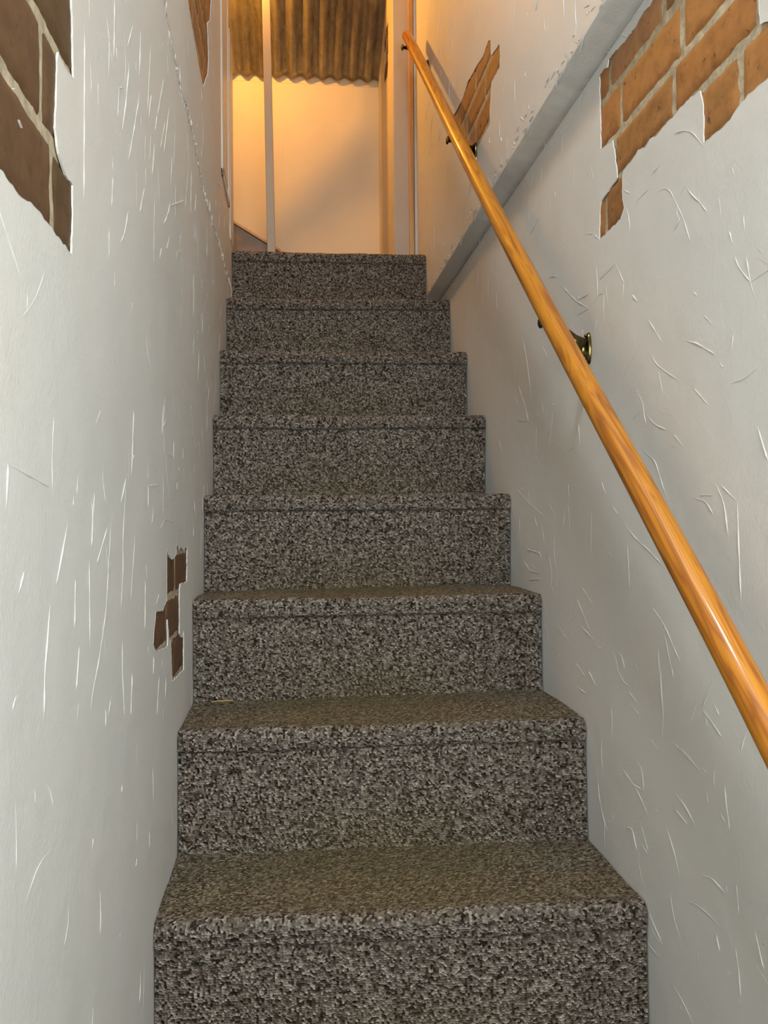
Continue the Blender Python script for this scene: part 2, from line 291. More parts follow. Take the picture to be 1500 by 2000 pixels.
STROKES_RIGHT = [[[1.2291,0.3927],[1.1954,0.351]],[[1.2291,0.3927],[1.2993,0.3869]],[[1.1676,0.3279],[1.1497,0.3118]],[[1.1156,0.2791],[1.0718,0.2369]],[[1.1084,0.2284],[1.0883,0.2084],[1.0573,0.1922],[1.0244,0.1763]],[[1.0126,0.2266],[0.9755,0.2147],[0.9291,0.1911]],[[0.8981,0.1508],[0.8656,0.1513],[0.84,0.1595]],[[0.8842,0.295],[0.8763,0.2794],[0.8532,0.2568]],[[0.8604,0.2874],[0.8532,0.2568],[0.846,0.2406]],[[0.9556,0.2452],[0.9343,0.2276]],[[0.9833,0.1598],[0.9485,0.134]],[[1.1401,0.1529],[1.172,0.1418]],[[1.1354,0.1671],[1.1316,0.1444],[1.1234,0.1287]],[[1.1188,0.1409],[1.0943,0.1254],[1.059,0.1145]],[[1.0404,0.1074],[1.0121,0.0879]],[[0.8413,0.0955],[0.8342,0.0795],[0.8226,0.0566]],[[1.1371,0.0931],[1.0954,0.0754],[1.0799,0.0496],[1.0648,0.028]],[[0.973,0.0238],[0.9385,0.0228]],[[0.9862,0.0209],[0.9541,0.0154],[0.939,-0.0003]],[[0.9293,0.0348],[0.9122,0.0116],[0.9044,-0.0273]],[[0.9204,0.0345],[0.8842,0.0141]],[[0.8842,0.0141],[0.8784,-0.0992]],[[1.2965,0.0556],[1.2804,0.0342]],[[1.2541,0.0151],[1.2287,0.0008]],[[1.209,-0.0111],[1.167,-0.0337],[1.1148,-0.0524],[1.0763,-0.0694]],[[1.1952,-0.0382],[1.1874,-0.1113]],[[1.1124,-0.1302],[1.0765,-0.1474],[1.0288,-0.1918]],[[1.0766,-0.151],[1.0619,-0.1872],[1.0476,-0.219]],[[1.093,-0.178],[1.0865,-0.2443],[1.0778,-0.2776],[1.0838,-0.3002]],[[1.2442,-0.215],[1.2397,-0.2404],[1.2102,-0.2586],[1.1863,-0.2595],[1.1582,-0.2368],[1.1623,-0.2225],[1.176,-0.2212]],[[1.2442,-0.215],[1.219,-0.2169],[1.2096,-0.2349]],[[1.1959,-0.2673],[1.1636,-0.2775]],[[1.1915,-0.2838],[1.1595,-0.2936]],[[0.9688,-0.2402],[0.9472,-0.2523],[0.9235,-0.2647]],[[0.9401,-0.2012],[0.9688,-0.2402]],[[1.0495,-0.305],[1.0137,-0.3118],[0.9834,-0.3192]],[[1.3975,-0.125],[1.3424,-0.1507]],[[1.5262,-0.2117],[1.4751,-0.2288]],[[1.4059,-0.1937],[1.338,-0.2108]],[[1.4276,-0.2655],[1.3826,-0.2798]],[[1.3636,-0.2674],[1.3306,-0.2871]],[[1.4355,-0.3062],[1.3771,-0.3099]],[[1.7388,-0.0726],[1.6367,-0.0766],[1.62,-0.0967]],[[1.7695,-0.0936],[1.7111,-0.1181],[1.638,-0.1187]],[[1.7311,-0.1388],[1.6384,-0.1303]],[[1.8223,0.219],[1.7106,0.203],[1.7386,0.2425],[1.7981,0.3026]],[[1.69,0.2522],[1.7162,0.3277],[1.744,0.3833]],[[1.4027,0.1624],[1.3973,0.1233]],[[1.4653,0.1175],[1.4305,0.1216]],[[1.4999,0.4399],[1.4099,0.3822],[1.3472,0.3526],[1.4106,0.355]],[[1.4099,0.3822],[1.3465,0.3764]],[[1.8274,0.0674],[1.7257,0.0303],[1.6002,-0.003]],[[1.0855,0.4463],[1.0675,0.4453],[1.0444,0.4352],[1.0262,0.4109],[1.0053,0.381],[0.9854,0.3409]],[[1.1525,0.4517],[1.1477,0.4613],[1.1081,0.4616]],[[0.9958,0.4175],[0.9807,0.4016],[0.9596,0.3837],[0.9456,0.3681]],[[0.9179,0.377],[0.9125,0.3504]],[[1.0227,0.4061],[1.0249,0.3882],[1.0123,0.3869],[1.0344,0.3761]],[[0.8653,0.3361],[0.863,0.3163]],[[0.8956,0.3292],[0.8889,0.3104]],[[1.0972,0.4782],[1.0707,0.4796]],[[1.0298,0.5024],[1.0028,0.4949],[0.979,0.4812],[0.9534,0.4524]],[[1.1942,0.495],[1.1728,0.4807]],[[1.3189,0.4709],[1.2961,0.4524]],[[1.3552,0.4823],[1.3248,0.473]],[[0.8886,0.3999],[0.8833,0.3858]],[[1.0869,-0.209],[1.0822,-0.2477],[1.0774,-0.2786]],[[1.0816,-0.2919],[1.0819,-0.3068]],[[1.0517,-0.2027],[1.0468,-0.2186]],[[1.0513,-0.3059],[1.004,-0.3113],[0.9718,-0.3232]],[[1.0476,-0.3706],[1.0151,-0.3795],[0.9893,-0.3954]],[[1.0455,-0.3925],[1.0107,-0.4011]],[[0.9185,-0.3182],[0.915,-0.3423],[0.9075,-0.3689]],[[0.9295,-0.3559],[0.9154,-0.3656]],[[1.2218,-0.3925],[1.1915,-0.4008],[1.1658,-0.4085],[1.1295,-0.4324]],[[1.1711,-0.3624],[1.1493,-0.3717],[1.1439,-0.4013]],[[1.185,-0.4041],[1.1531,-0.4017]],[[1.2136,-0.4807],[1.1866,-0.4706],[1.1711,-0.4979]],[[1.0726,-0.4265],[1.0468,-0.4551],[1.0361,-0.4767]],[[1.1543,-0.4545],[1.1307,-0.4842]],[[1.155,-0.481],[1.1338,-0.4881]],[[0.979,-0.452],[0.9523,-0.4426],[0.9211,-0.447]],[[0.9188,-0.4344],[0.915,-0.4463]],[[1.0177,-0.5012],[0.9891,-0.4936],[0.9533,-0.491],[0.9302,-0.4948]],[[1.0637,-0.5104],[1.0539,-0.5396],[1.0379,-0.559]],[[0.9408,-0.5066],[0.9337,-0.5244]],[[0.895,-0.4239],[0.89,-0.4584]],[[0.8571,-0.4604],[0.8404,-0.4947]],[[0.8984,-0.4996],[0.8912,-0.5225],[0.888,-0.5513]],[[1.0611,-0.6324],[1.0305,-0.6386],[1.0017,-0.6515]],[[1.1397,-0.6172],[1.1018,-0.619]],[[0.9724,-0.242],[0.9484,-0.2517],[0.9235,-0.2657]],[[0.9519,-0.2132],[0.9723,-0.2398]],[[1.0094,-0.4536],[1.0024,-0.4598]],[[0.9998,-0.4496],[0.9952,-0.4556]]]
STROKES_LEFT = [[[0.8126,0.4734],[0.8091,0.3945],[0.8058,0.3047]],[[0.949,0.5861],[0.9431,0.5166]],[[0.9204,0.5343],[0.9175,0.4839]],[[1.0574,0.6233],[1.0221,0.5759]],[[1.0311,0.5601],[1.0107,0.5044],[0.987,0.4561]],[[1.1022,0.561],[1.0634,0.498],[1.0225,0.4353]],[[1.1881,0.6711],[1.1596,0.5651]],[[0.9711,0.4985],[0.9617,0.4592]],[[0.9711,0.4985],[0.993,0.5103]],[[1.307,0.6887],[1.2451,0.6018]],[[1.238,0.5971],[1.2233,0.5674]],[[1.1403,0.522],[1.1355,0.4843]],[[1.2157,0.5437],[1.1942,0.49]],[[1.3201,0.63],[1.2721,0.5646]],[[1.3621,0.6705],[1.3021,0.5685]],[[1.4319,0.663],[1.4107,0.5958]],[[1.3936,0.6091],[1.3738,0.5496]],[[1.1319,0.4474],[1.0969,0.4011]],[[1.0206,0.3747],[0.9967,0.3384],[0.9744,0.32]],[[1.3727,0.5239],[1.3464,0.4939],[1.2975,0.4566]],[[1.6087,0.6716],[1.5589,0.5815]],[[1.6579,0.6924],[1.6406,0.5971]],[[0.9354,0.3805],[0.9266,0.3429]],[[1.2128,0.4665],[1.2024,0.363]],[[1.3616,0.4619],[1.3275,0.4282]],[[1.5329,0.4939],[1.4413,0.4601],[1.4406,0.4439]],[[1.2734,0.4129],[1.2581,0.3916]],[[1.7349,0.6768],[1.7244,0.6344]],[[1.3552,0.5071],[1.5484,0.5904]],[[1.1106,0.6471],[1.0974,0.5787]],[[0.87,0.1129],[0.8465,0.0936]],[[1.0468,0.136],[1.0376,0.0931],[1.0296,0.052]],[[1.3161,0.1569],[1.2772,0.1405]],[[0.5923,0.0392],[0.5888,0.0083]],[[0.5969,0.0379],[0.6572,0.0304],[0.6913,0.0257]],[[0.997,0.0485],[0.9657,0.018]],[[0.9967,0.0385],[0.9775,-0.0156],[0.9762,-0.0601],[0.9621,-0.1047]],[[0.8416,0.0265],[0.8314,-0.007],[0.8278,-0.028]],[[0.9174,0.0038],[0.905,-0.039],[0.8945,-0.0759],[0.889,-0.0948],[0.8744,-0.117],[0.8535,-0.145],[0.8275,-0.1704],[0.8209,-0.1883]],[[0.8985,-0.0077],[0.8495,-0.0442]],[[0.7432,-0.0034],[0.7235,-0.0307],[0.7071,-0.0542]],[[0.6253,-0.0374],[0.6132,-0.0531]],[[1.1472,0.0484],[1.1436,0.0148]],[[1.1531,0.0455],[1.2238,0.0494]],[[1.1895,0.0175],[1.1733,-0.0074]],[[1.235,-0.018],[1.2864,-0.0012],[1.4016,-0.0066]],[[1.4194,-0.0171],[1.4768,-0.0219]],[[1.0519,-0.017],[1.0304,-0.073],[1.02,-0.1001]],[[0.8185,-0.038],[0.8195,-0.1242]],[[0.7676,-0.0535],[0.764,-0.0975]],[[0.6895,-0.0689],[0.6741,-0.1195],[0.6715,-0.1552]],[[1.1192,-0.0816],[1.1136,-0.1462]],[[1.2314,-0.1103],[1.2038,-0.1232]],[[0.7795,-0.1165],[0.768,-0.1549]],[[0.9695,-0.139],[0.9685,-0.1741],[0.9798,-0.2296]],[[1.0268,-0.1868],[1.0158,-0.2364]],[[1.1817,-0.192],[1.1768,-0.2192]],[[1.2558,-0.209],[1.2552,-0.225]],[[1.2267,-0.2309],[1.2044,-0.2816]],[[1.0311,-0.2054],[1.0813,-0.2216]],[[0.9083,-0.1926],[0.8968,-0.2079]],[[1.39,0.13],[1.3849,0.0965]],[[1.3138,0.1012],[1.3887,0.1018]],[[1.2915,-0.2458],[1.2826,-0.2769]]]
SPECKS_RIGHT = [[[0.9416,-0.4401]],[[0.9129,-0.5375]],[[0.8399,-0.4673]],[[1.1028,-0.414]],[[1.0358,-0.6499]],[[0.89,-0.5566]]]
MARKS_LEFT = [[[1.5043,0.1255],[1.5076,0.1078]],[[1.4526,0.0878],[1.4523,0.0825]],[[1.513,0.0901],[1.5187,0.0779]],[[1.4267,0.0614],[1.4262,0.0496]],[[1.4477,0.1886],[1.4663,0.1722]],[[1.529,0.1993],[1.5416,0.1924]],[[0.6204,0.2913],[0.6271,0.2884]],[[1.9802,0.8927],[2.054,0.9015]],[[2.2643,0.9148],[2.3368,0.927]],[[0.6107,0.3093],[0.6117,0.3081]]]

# ------------------------------------------------------------------ walls
def jitter_outline(pts, rng, step=.006, amp=.0011):
    out = []
    n = len(pts)
    for i in range(n):
        a = Vector(pts[i]); b = Vector(pts[(i+1) % n]); L = (b-a).length
        k = max(1, int(L/step)); d = (b-a)/max(L, 1e-6); nn = Vector((-d.y, d.x))
        for j in range(k):
            p = a.lerp(b, j/k)
            if j: p = p + nn*rng.uniform(-amp, amp)*1.3 + d*rng.uniform(-amp, amp)
            out.append((p.x, p.y))
    return out

def slab(bm, X, outer, holes, inward, rng, depth=.005, jit=True):
    """plaster skin in the plane x = X with holes cut through; inward = +1 when the room lies towards +x"""
    loops = [outer] + [jitter_outline(h, rng) if jit else h for h in holes]
    verts = []; edges = []; hole_edges = []
    for li, lp in enumerate(loops):
        i0 = len(verts); n = len(lp)
        verts += [Vector(p) for p in lp]
        edges += [(i0+i, i0+(i+1) % n) for i in range(n)]
    vv, ee, ff, ov, oe, of = geometry.delaunay_2d_cdt(verts, edges, [], 0, 1e-6)
    vlist = [bm.verts.new((X, v.x, v.y)) for v in vv]
    def inside(p, poly):
        c = False; n = len(poly); x, y = p; j = n-1
        for i in range(n):
            xi, yi = poly[i]; xj, yj = poly[j]
            if (yi > y) != (yj > y) and x < (xj-xi)*(y-yi)/(yj-yi)+xi: c = not c
            j = i
        return c
    bbs = [(min(p[0] for p in h), max(p[0] for p in h), min(p[1] for p in h), max(p[1] for p in h)) for h in loops[1:]]
    for f in ff:
        cx = sum(vv[i].x for i in f)/len(f); cy = sum(vv[i].y for i in f)/len(f)
        if not inside((cx, cy), loops[0]): continue
        if any(b[0] <= cx <= b[1] and b[2] <= cy <= b[3] and inside((cx, cy), h) for b, h in zip(bbs, loops[1:])): continue
        q = [vlist[i] for i in f]
        a = (vv[f[1]]-vv[f[0]]).cross(vv[f[2]]-vv[f[0]])
        if (a > 0) != (inward > 0): q = q[::-1]
        try: bm.faces.new(q)
        except ValueError: pass
    # broken edges: the rim turns back to the bricks, with a slight raised lip
    for h in loops[1:]:
        n = len(h)
        top = [bm.verts.new((X + inward*.0003, *p)) for p in h]
        bot = [bm.verts.new((X - inward*depth, *p)) for p in h]
        for i in range(n):
            j = (i+1) % n
            bm.faces.new((top[i], top[j], bot[j], bot[i]))

def ridge(bm, X, inward, pts, w, h, rng):
    """a trowel ridge in the plaster: tapered, sharp on one side"""
    P = [Vector(p) for p in pts]
    # resample
    h = h*(2.2 if X == XU else 1)
    Q = [P[0]]
    for a, b in zip(P, P[1:]):
        L = (b-a).length; k = max(1, int(L/.006))
        for j in range(1, k+1): Q.append(a.lerp(b, j/k))
    if len(Q) > 4:      # soften corners
        for _ in range(2):
            Q = [Q[0]] + [(Q[i-1]+Q[i]*2+Q[i+1])/4 for i in range(1, len(Q)-1)] + [Q[-1]]
    n = len(Q)
    if n < 2: return
    side = rng.choice((-1, 1)); ph = rng.uniform(0, 10)
    rows = []
    for i, p in enumerate(Q):
        t = i/(n-1)
        d = (Q[min(i+1, n-1)] - Q[max(i-1, 0)])
        if d.length < 1e-7: d = Vector((0, 1))
        d.normalize(); nn = Vector((-d.y, d.x))*side
        tp = min(1, t/.18, (1-t)/.12) if 0 < t < 1 else .05
        k = tp*(.6 + .5*abs(noise.noise(Vector((ph, i*.37, 0)))) + .25*math.sin(i*.9+ph))
        k = max(k, .05)
        ww = w*k; hh = h*k
        c = [p - nn*ww*.75, p - nn*ww*.1, p + nn*ww*.15, p + nn*ww*.32]
        hs = [-.0004, hh*.55, hh, -.0004]
        rows.append([bm.verts.new((X + inward*hz, q.x, q.y)) for q, hz in zip(c, hs)])
    for r0, r1 in zip(rows, rows[1:]):
        for k in range(3):
            f = bm.faces.new((r0[k], r0[k+1], r1[k+1], r1[k])); f.smooth = True

def random_ridges(bm, X, inward, y0, y1, z0, z1, n, rng, avoid=(), ang=None, wmin=.0008, wmax=.0020):
    for _ in range(n):
        y = rng.uniform(y0, y1); z = rng.uniform(z0, z1)
        if any(b[0]-.01 < y < b[1]+.01 and b[2]-.01 < z < b[3]+.01 for b in avoid): continue
        L = rng.choice((.012, .02, .03, .045, .07))*rng.uniform(.7, 1.2)
        a = rng.gauss(*ang) if ang else rng.uniform(0, PI)
        bend = rng.gauss(0, .5)
        pts = []; k = 5
        for i in range(k+1):
            pts.append((y, z)); aa = a + bend*(i/k-.5)
            y += math.cos(aa)*L/k; z += math.sin(aa)*L/k
        ridge(bm, X, inward, pts, rng.uniform(wmin, wmax), rng.uniform(.0004, .0010), rng)
def bb(h): return (min(p[0] for p in h), max(p[0] for p in h), min(p[1] for p in h), max(p[1] for p in h))

def brick_field(name, X, inward, mat, courses, blen, parent, y0, y1, rng, label=None):
    """courses: list of (z_low, z_high, joint_y) ; bricks repeat from joint_y every blen"""
    bm = bmesh.new()
    MJ = .0072
    for zl, zh, jy, bl in courses:
        k0 = int((y0-jy)/bl) - 1
        k = k0
        while jy + k*bl < y1:
            a = jy + k*bl + MJ/2; b = jy + (k+1)*bl - MJ/2; k += 1
            if b < y0 or a > y1: continue
            a = max(a, y0); b = min(b, y1)
            za, zb = zl+MJ/2+rng.uniform(-.0015, .0015), zh-MJ/2+rng.uniform(-.0015, .0015)
            nx = max(2, int((b-a)/.005)); nz = max(2, int((zb-za)/.005))
            ph = rng.uniform(0, 50); tilt = rng.uniform(-.001, .001)
            g = []
            for i in range(nx+1):
                row = []
                for j in range(nz+1):
                    y = a+(b-a)*i/nx; z = za+(zb-za)*j/nz
                    e = min(i, nx-i, j, nz-j)
                    dy = noise.noise(Vector((y*60, z*60, ph)))
                    hgt = -.0013 + .0008*dy + tilt*(i/nx-.5)
                    if e == 0: hgt -= .0030
                    elif e == 1: hgt -= .0008
                    if e == 0:
                        y += .0013*noise.noise(Vector((z*150, ph, y*150))); z += .0013*noise.noise(Vector((y*150, ph+9, z*150)))
                    row.append(bm.verts.new((X + inward*hgt, y, z)))
                g.append(row)
            for i in range(nx):
                for j in range(nz):
                    f = bm.faces.new((g[i][j], g[i+1][j], g[i+1][j+1], g[i][j+1])); f.smooth = True
    bmesh.ops.recalc_face_normals(bm, faces=bm.faces)
    o = obj(name, bm, mat, parent)
    zlo = min(c[0] for c in courses); zhi = max(c[1] for c in courses)
    bm = bmesh.new(); nx = int((y1-y0)/.008); nz = int((zhi-zlo)/.008); g = []
    for i in range(nx+1):
        g.append([bm.verts.new((X + inward*(-.0034 + .0009*noise.noise(Vector((i*.45, j*.45, X*9)))), y0+(y1-y0)*i/nx, zlo+(zhi-zlo)*j/nz)) for j in range(nz+1)])
    for i in range(nx):
        for j in range(nz):
            f = bm.faces.new((g[i][j], g[i+1][j], g[i+1][j+1], g[i][j+1])); f.smooth = True
    obj('mortar', bm, M_MORTAR, o)
    return o

rng = random.Random(5)
ZF, ZC = -1.55, 2.35
Y0 = -1.6
# left wall: up to the end of the lower wall at the top riser, upper part ends earlier
bm = bmesh.new()
seam = SEAM_LEFT[0]
slits = []
def seam_z(y):
    for (a, za), (b, zb) in zip(seam, seam[1:]):
        if a <= y <= b: return za+(zb-za)*(y-a)/(b-a)
    return seam[0][1] if y < seam[0][0] else seam[-1][1]
y = .95
while y < 2.72:
    L = rng.uniform(.03, .12); k = 6; up = []; dn = []
    for i in range(k+1):
        yy = y + L*i/k; c = seam_z(yy) + .002*noise.noise(Vector((yy*30, 0, 0)))
        t = math.sin(PI*i/k)*rng.uniform(.0010, .0030) + .0004
        up.append((yy, c+t)); dn.append((yy, c-t))
    slits.append(dn + up[::-1]); y += L + rng.uniform(.008, .05)
marks = []
for m_ in MARKS_LEFT:
    k = len(m_); wv = [.0002 if i in (0, k-1) else .0011 for i in range(k)]
    if k == 2:
        (ya, za), (yb_, zb_) = m_; m_ = [(ya, za), ((ya+yb_)/2, (za+zb_)/2), (yb_, zb_)]; wv = [.0002, .0012, .0002]
    marks.append([(p[0]-w_, p[1]) for p, w_ in zip(m_, wv)] + [(p[0]+w_, p[1]) for p, w_ in zip(m_, wv)][::-1])
outer = [(Y0, ZF), (2.86, ZF), (2.86, .912), (2.35, .908), (2.338, ZC), (Y0, ZC)]
slab(bm, XL, outer, HOLES_LEFT + slits + marks, 1, rng, .0016)
for s in STROKES_LEFT:
    ridge(bm, XL, 1, s, rng.uniform(.0020, .0032), rng.uniform(.0008, .0014), rng)
av = [bb(h) for h in HOLES_LEFT]
random_ridges(bm, XL, 1, .25, .9, -.75, .7, 90, rng, av, (PI/2, .5), .001, .002)
random_ridges(bm, XL, 1, .9, 2.3, -.75, 1.6, 330, rng, av, (PI/2+.15, .5), .001, .0028)
random_ridges(bm, XL, 1, 2.3, 2.8, -.2, .9, 60, rng, av, (PI/2, .6))
# rough trowelled lip along the seam
yy = .9
while yy < 2.75:
    for _ in range(4):
        y = yy + rng.uniform(0, .03); z = seam_z(y) + rng.gauss(0, .007); a = rng.gauss(0, .7); L = rng.uniform(.008, .03)
        ridge(bm, XL, 1, [(y, z), (y+L/2*math.cos(a), z+L/2*math.sin(a)), (y+L*math.cos(a+.2), z+L*math.sin(a+.2))], rng.uniform(.002, .005), rng.uniform(.001, .003), rng)
    yy += .022
# end of the wall, facing the landing
e = [bm.verts.new(p) for p in ((XL, 2.35, .908), (XL-.12, 2.35, .908), (XL-.12, 2.338, ZC), (XL, 2.338, ZC))]; bm.faces.new(e)
e = [bm.verts.new(p) for p in ((XL, 2.35, .908), (XL, 2.86, .912), (XL-.12, 2.86, .912), (XL-.12, 2.35, .908))]; bm.faces.new(e)
wall_left = structure(obj('wall_left', bm, M_PL))
bm = bmesh.new(); box(bm, XL-.12, XL-.014, Y0, 2.335, ZF, ZC); box(bm, XL-.12, XL-.014, 2.335, 2.86, ZF, .905)
structure(obj('wall_left_core', bm, M_MORTAR, wall_left))
r2 = random.Random(8)
brick_field('exposed_brick', XL, 1, M_BRICK_L, [(.14, .236, .51, .2), (.236, .316, .709, .2), (.316, .402, .683, .22), (.402, .48, .60, .2), (.48, .56, .50, .2)], .2, wall_left, .42, .80, r2)
brick_field('exposed_brick', XL, 1, M_BRICK_L, [(-.33, -.267, 1.30, .2), (-.267, -.197, 1.385, .2), (-.197, -.126, 1.316, .2), (-.126, -.056, 1.412, .2), (-.056, .02, 1.30, .2)], .2, wall_left, 1.16, 1.58, r2)
brick_field('exposed_brick', XL, 1, M_BRICK_R, [(.95+.07*i, 1.02+.07*i, 1.62+.1*(i % 2), .2) for i in range(7)], .2, wall_left, 1.5, 2.14, r2)

# right wall: lower skin, ledge band, protruding upper skin
def clipz(h, z): return [(p[0], min(p[1], z)) for p in h]
bm = bmesh.new()
specks = []
for s in SPECKS_RIGHT:
    (y, z), = s; specks.append([(y+.0018*math.cos(k*PI/3), z+.0022*math.sin(k*PI/3)) for k in range(6)])
ZB0, ZB1 = .735, .762
slab(bm, XR, [(Y0, ZF), (2.95, ZF), (2.95, ZB0), (Y0, ZB0)], [clipz(h, .729) for h in HOLES_RIGHT] + specks, -1, rng, .0016)
prof = [(XR, ZB0), (XR+.011, ZB0+.0005), (XR+.012, ZB0+.0085), (XR-.002, ZB0+.0075), (XR-.010, ZB0+.0095), (XR-.022, ZB0+.015), (XR-.031, ZB0+.0195), (XR-.036, ZB1-.004), (XU, ZB1)]
ny = 430; rows = []
for i in range(ny+1):
    y = Y0 + (2.95-Y0)*i/ny; row = []
    for k, (px, pz) in enumerate(prof):
        a = 0 if k in (0, len(prof)-1) else 1
        row.append(bm.verts.new((px + a*(.0022*noise.noise(Vector((y*34, k*1.7, 0)))+.0016*noise.noise(Vector((y*120, k*1.7, 0)))), y, pz + a*(.0020*noise.noise(Vector((y*30, k*1.7, 5)))+.0014*noise.noise(Vector((y*120, k*1.7, 5)))))))
    rows.append(row)
for a_, b_ in zip(rows, rows[1:]):
    for k in range(len(prof)-1):
        f = bm.faces.new((a_[k], b_[k], b_[k+1], a_[k+1])); f.smooth = True
slab(bm, XU, [(Y0, ZB1), (3.0, ZB1), (3.0, ZC), (Y0, ZC)], HOLES_UP, -1, rng, .0016)
for s in STROKES_RIGHT:
    if s[0][1] > ZB0 - .01: continue
    ridge(bm, XR, -1, s, rng.uniform(.0022, .0035), rng.uniform(.0008, .0015), rng)
av = [bb(h) for h in HOLES_RIGHT]
random_ridges(bm, XR, -1, .5, 1.5, -.6, .70, 150, rng, av, None, .0008, .0022)
random_ridges(bm, XR, -1, 1.45, 2.7, -.3, .72, 150, rng, [], (1.2, .8), .0016, .0034)
av = [bb(h) for h in HOLES_UP]
random_ridges(bm, XU, -1, 1.1, 2.95, .78, 2.2, 420, rng, av, (1.75, .45), .0018, .004)
# rough scars along the ledge
for i in range(420):
    y = rng.uniform(.5, 2.8); up = rng.random() < .55
    z = ZB1 + abs(rng.gauss(0, .014)) + .002 if up else ZB0 - abs(rng.gauss(0, .010)) - .002
    a = rng.gauss(0, .5); L = rng.uniform(.006, .028)
    ridge(bm, XU if up else XR, -1, [(y, z), (y+L*.5, z+L*.5*math.sin(a)), (y+L, z+L*math.sin(a))], rng.uniform(.002, .005), rng.uniform(.0005, .0013), rng)
wall_right = structure(obj('wall_right', bm, M_PL))
bm = bmesh.new(); box(bm, XR+.014, XR+.12, Y0, 3.0, ZF, ZC); box(bm, XU+.012, XR+.02, Y0, 3.0, ZB1+.004, ZC)
structure(obj('wall_right_core', bm, M_MORTAR, wall_right))
brick_field('exposed_brick', XR, -1, M_BRICK_R, [(.38, .452, .70, .2), (.452, .5255, .872, .2), (.5255, .594, 1.034, .2), (.594, .672, 1.0085, .2), (.672, .733, 1.062, .19)], .2, wall_right, .5, 1.31, r2)
brick_field('exposed_brick', XU, -1, M_BRICK_R, [(.86+.0715*i, .9315+.0715*i, 1.93+.1*(i % 2), .2) for i in range(5)], .2, wall_right, 1.74, 2.37, r2)

# far return of the right wall (faces the stairs) and the side of the passage beyond
bm = bmesh.new()
def quad(bm, ps): return bm.faces.new([bm.verts.new(p) for p in ps])
quad(bm, [(XU+.03, YRET, .7), (XS+.004, YRET, .7), (XS+.004, YRET, ZC), (XU+.03, YRET, ZC)])
quad(bm, [(XS+.004, YRET, .7), (XS, YRET+.005, .7), (XS, YRET+.005, ZC), (XS+.004, YRET, ZC)])
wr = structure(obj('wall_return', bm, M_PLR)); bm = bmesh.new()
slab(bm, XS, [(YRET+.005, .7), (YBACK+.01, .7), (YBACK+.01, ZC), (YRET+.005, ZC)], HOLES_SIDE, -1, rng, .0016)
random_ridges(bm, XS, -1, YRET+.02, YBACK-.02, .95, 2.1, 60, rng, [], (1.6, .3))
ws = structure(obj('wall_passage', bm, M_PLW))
bm = bmesh.new(); box(bm, XS+.013, XS+.1, YRET+.01, YBACK, .7, ZC)
structure(obj('wall_passage_core', bm, M_MORTAR, ws))
brick_field('exposed_brick', XS, -1, M_BRICK_L, [(1.66+.0715*i, 1.7315+.0715*i, 3.1+.1*(i % 2), .2) for i in range(5)], .2, ws, 3.08, 3.34, r2)

# back wall behind the landing
bm = bmesh.new()
quad(bm, [(-1.6, YBACK, .7), (XS+.02, YBACK, .7), (XS+.02, YBACK, 1.845), (-1.6, YBACK, 1.845)])
quad(bm, [(-1.6, YBACK, 1.845), (XS+.02, YBACK, 1.845), (XS+.02, YBACK+.008, 1.852), (-1.6, YBACK+.008, 1.852)])
quad(bm, [(-1.6, YBACK+.008, 1.852), (XS+.02, YBACK+.008, 1.852), (XS+.02, YBACK+.008, ZC), (-1.6, YBACK+.008, ZC)])
# ridges on a wall that faces -y: build them on x and turn the mesh
tmp = bmesh.new()
random_ridges(tmp, 0, 1, -.35, .37, .95, 1.82, 150, rng, [], None, .0012, .003)
ridge(tmp, 0, 1, [(-.02, 1.45), (-.035, 1.55), (-.005, 1.69)][::-1], .003, .0016, rng)
ridge(tmp, 0, 1, [(-.24, 1.185), (-.20, 1.20), (-.13, 1.205)], .003, .0014, rng)
me = bpy.data.meshes.new('t'); tmp.to_mesh(me); tmp.free()
for v in me.vertices:
    x, y, z = v.co; v.co = (y, YBACK - x, z)
bm.from_mesh(me); bpy.data.meshes.remove(me)
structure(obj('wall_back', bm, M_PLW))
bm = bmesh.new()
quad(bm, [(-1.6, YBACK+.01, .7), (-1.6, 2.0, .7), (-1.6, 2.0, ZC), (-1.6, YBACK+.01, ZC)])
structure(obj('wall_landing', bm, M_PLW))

# ceiling above the landing
bm = bmesh.new(); box(bm, -1.65, XR+.1, 1.9, YBACK+.05, ZC, ZC+.05)
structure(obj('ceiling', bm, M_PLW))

# floors
def carpet_grid(name, fn, nu, nv, mat, parent=None, wear=None):
    """fn(i/nu, s index) -> position; builds a quad sheet with uv in metres"""
    pos = np.zeros((nv+1, nu+1, 3)); uv = np.zeros((nv+1, nu+1, 2)); we = np.zeros((nv+1, nu+1))
    for j in range(nv+1):
        for i in range(nu+1):
            p, t, w = fn(i/nu, j/nv)
            pos[j, i] = p; uv[j, i] = t; we[j, i] = w
    idx = np.arange((nv+1)*(nu+1)).reshape(nv+1, nu+1)
    q = np.stack([idx[:-1, :-1], idx[:-1, 1:], idx[1:, 1:], idx[1:, :-1]], -1).reshape(-1, 4)
    me = bpy.data.meshes.new(name)
    me.vertices.add(len(pos.reshape(-1, 3))); me.vertices.foreach_set('co', pos.reshape(-1))
    me.loops.add(q.size); me.loops.foreach_set('vertex_index', q.reshape(-1).astype(np.int32))
    me.polygons.add(len(q)); me.polygons.foreach_set('loop_start', np.arange(0, q.size, 4, dtype=np.int32))
    me.polygons.foreach_set('loop_total', np.full(len(q), 4, dtype=np.int32))
    me.polygons.foreach_set('use_smooth', np.ones(len(q), dtype=bool))
    u = me.uv_layers.new(name='uv'); u.data.foreach_set('uv', uv.reshape(-1, 2)[q.reshape(-1)].reshape(-1))
    a = me.attributes.new('wear', 'FLOAT', 'POINT'); a.data.foreach_set('value', we.reshape(-1))
    me.update(); me.validate()
    return link(name, me, mat, parent)

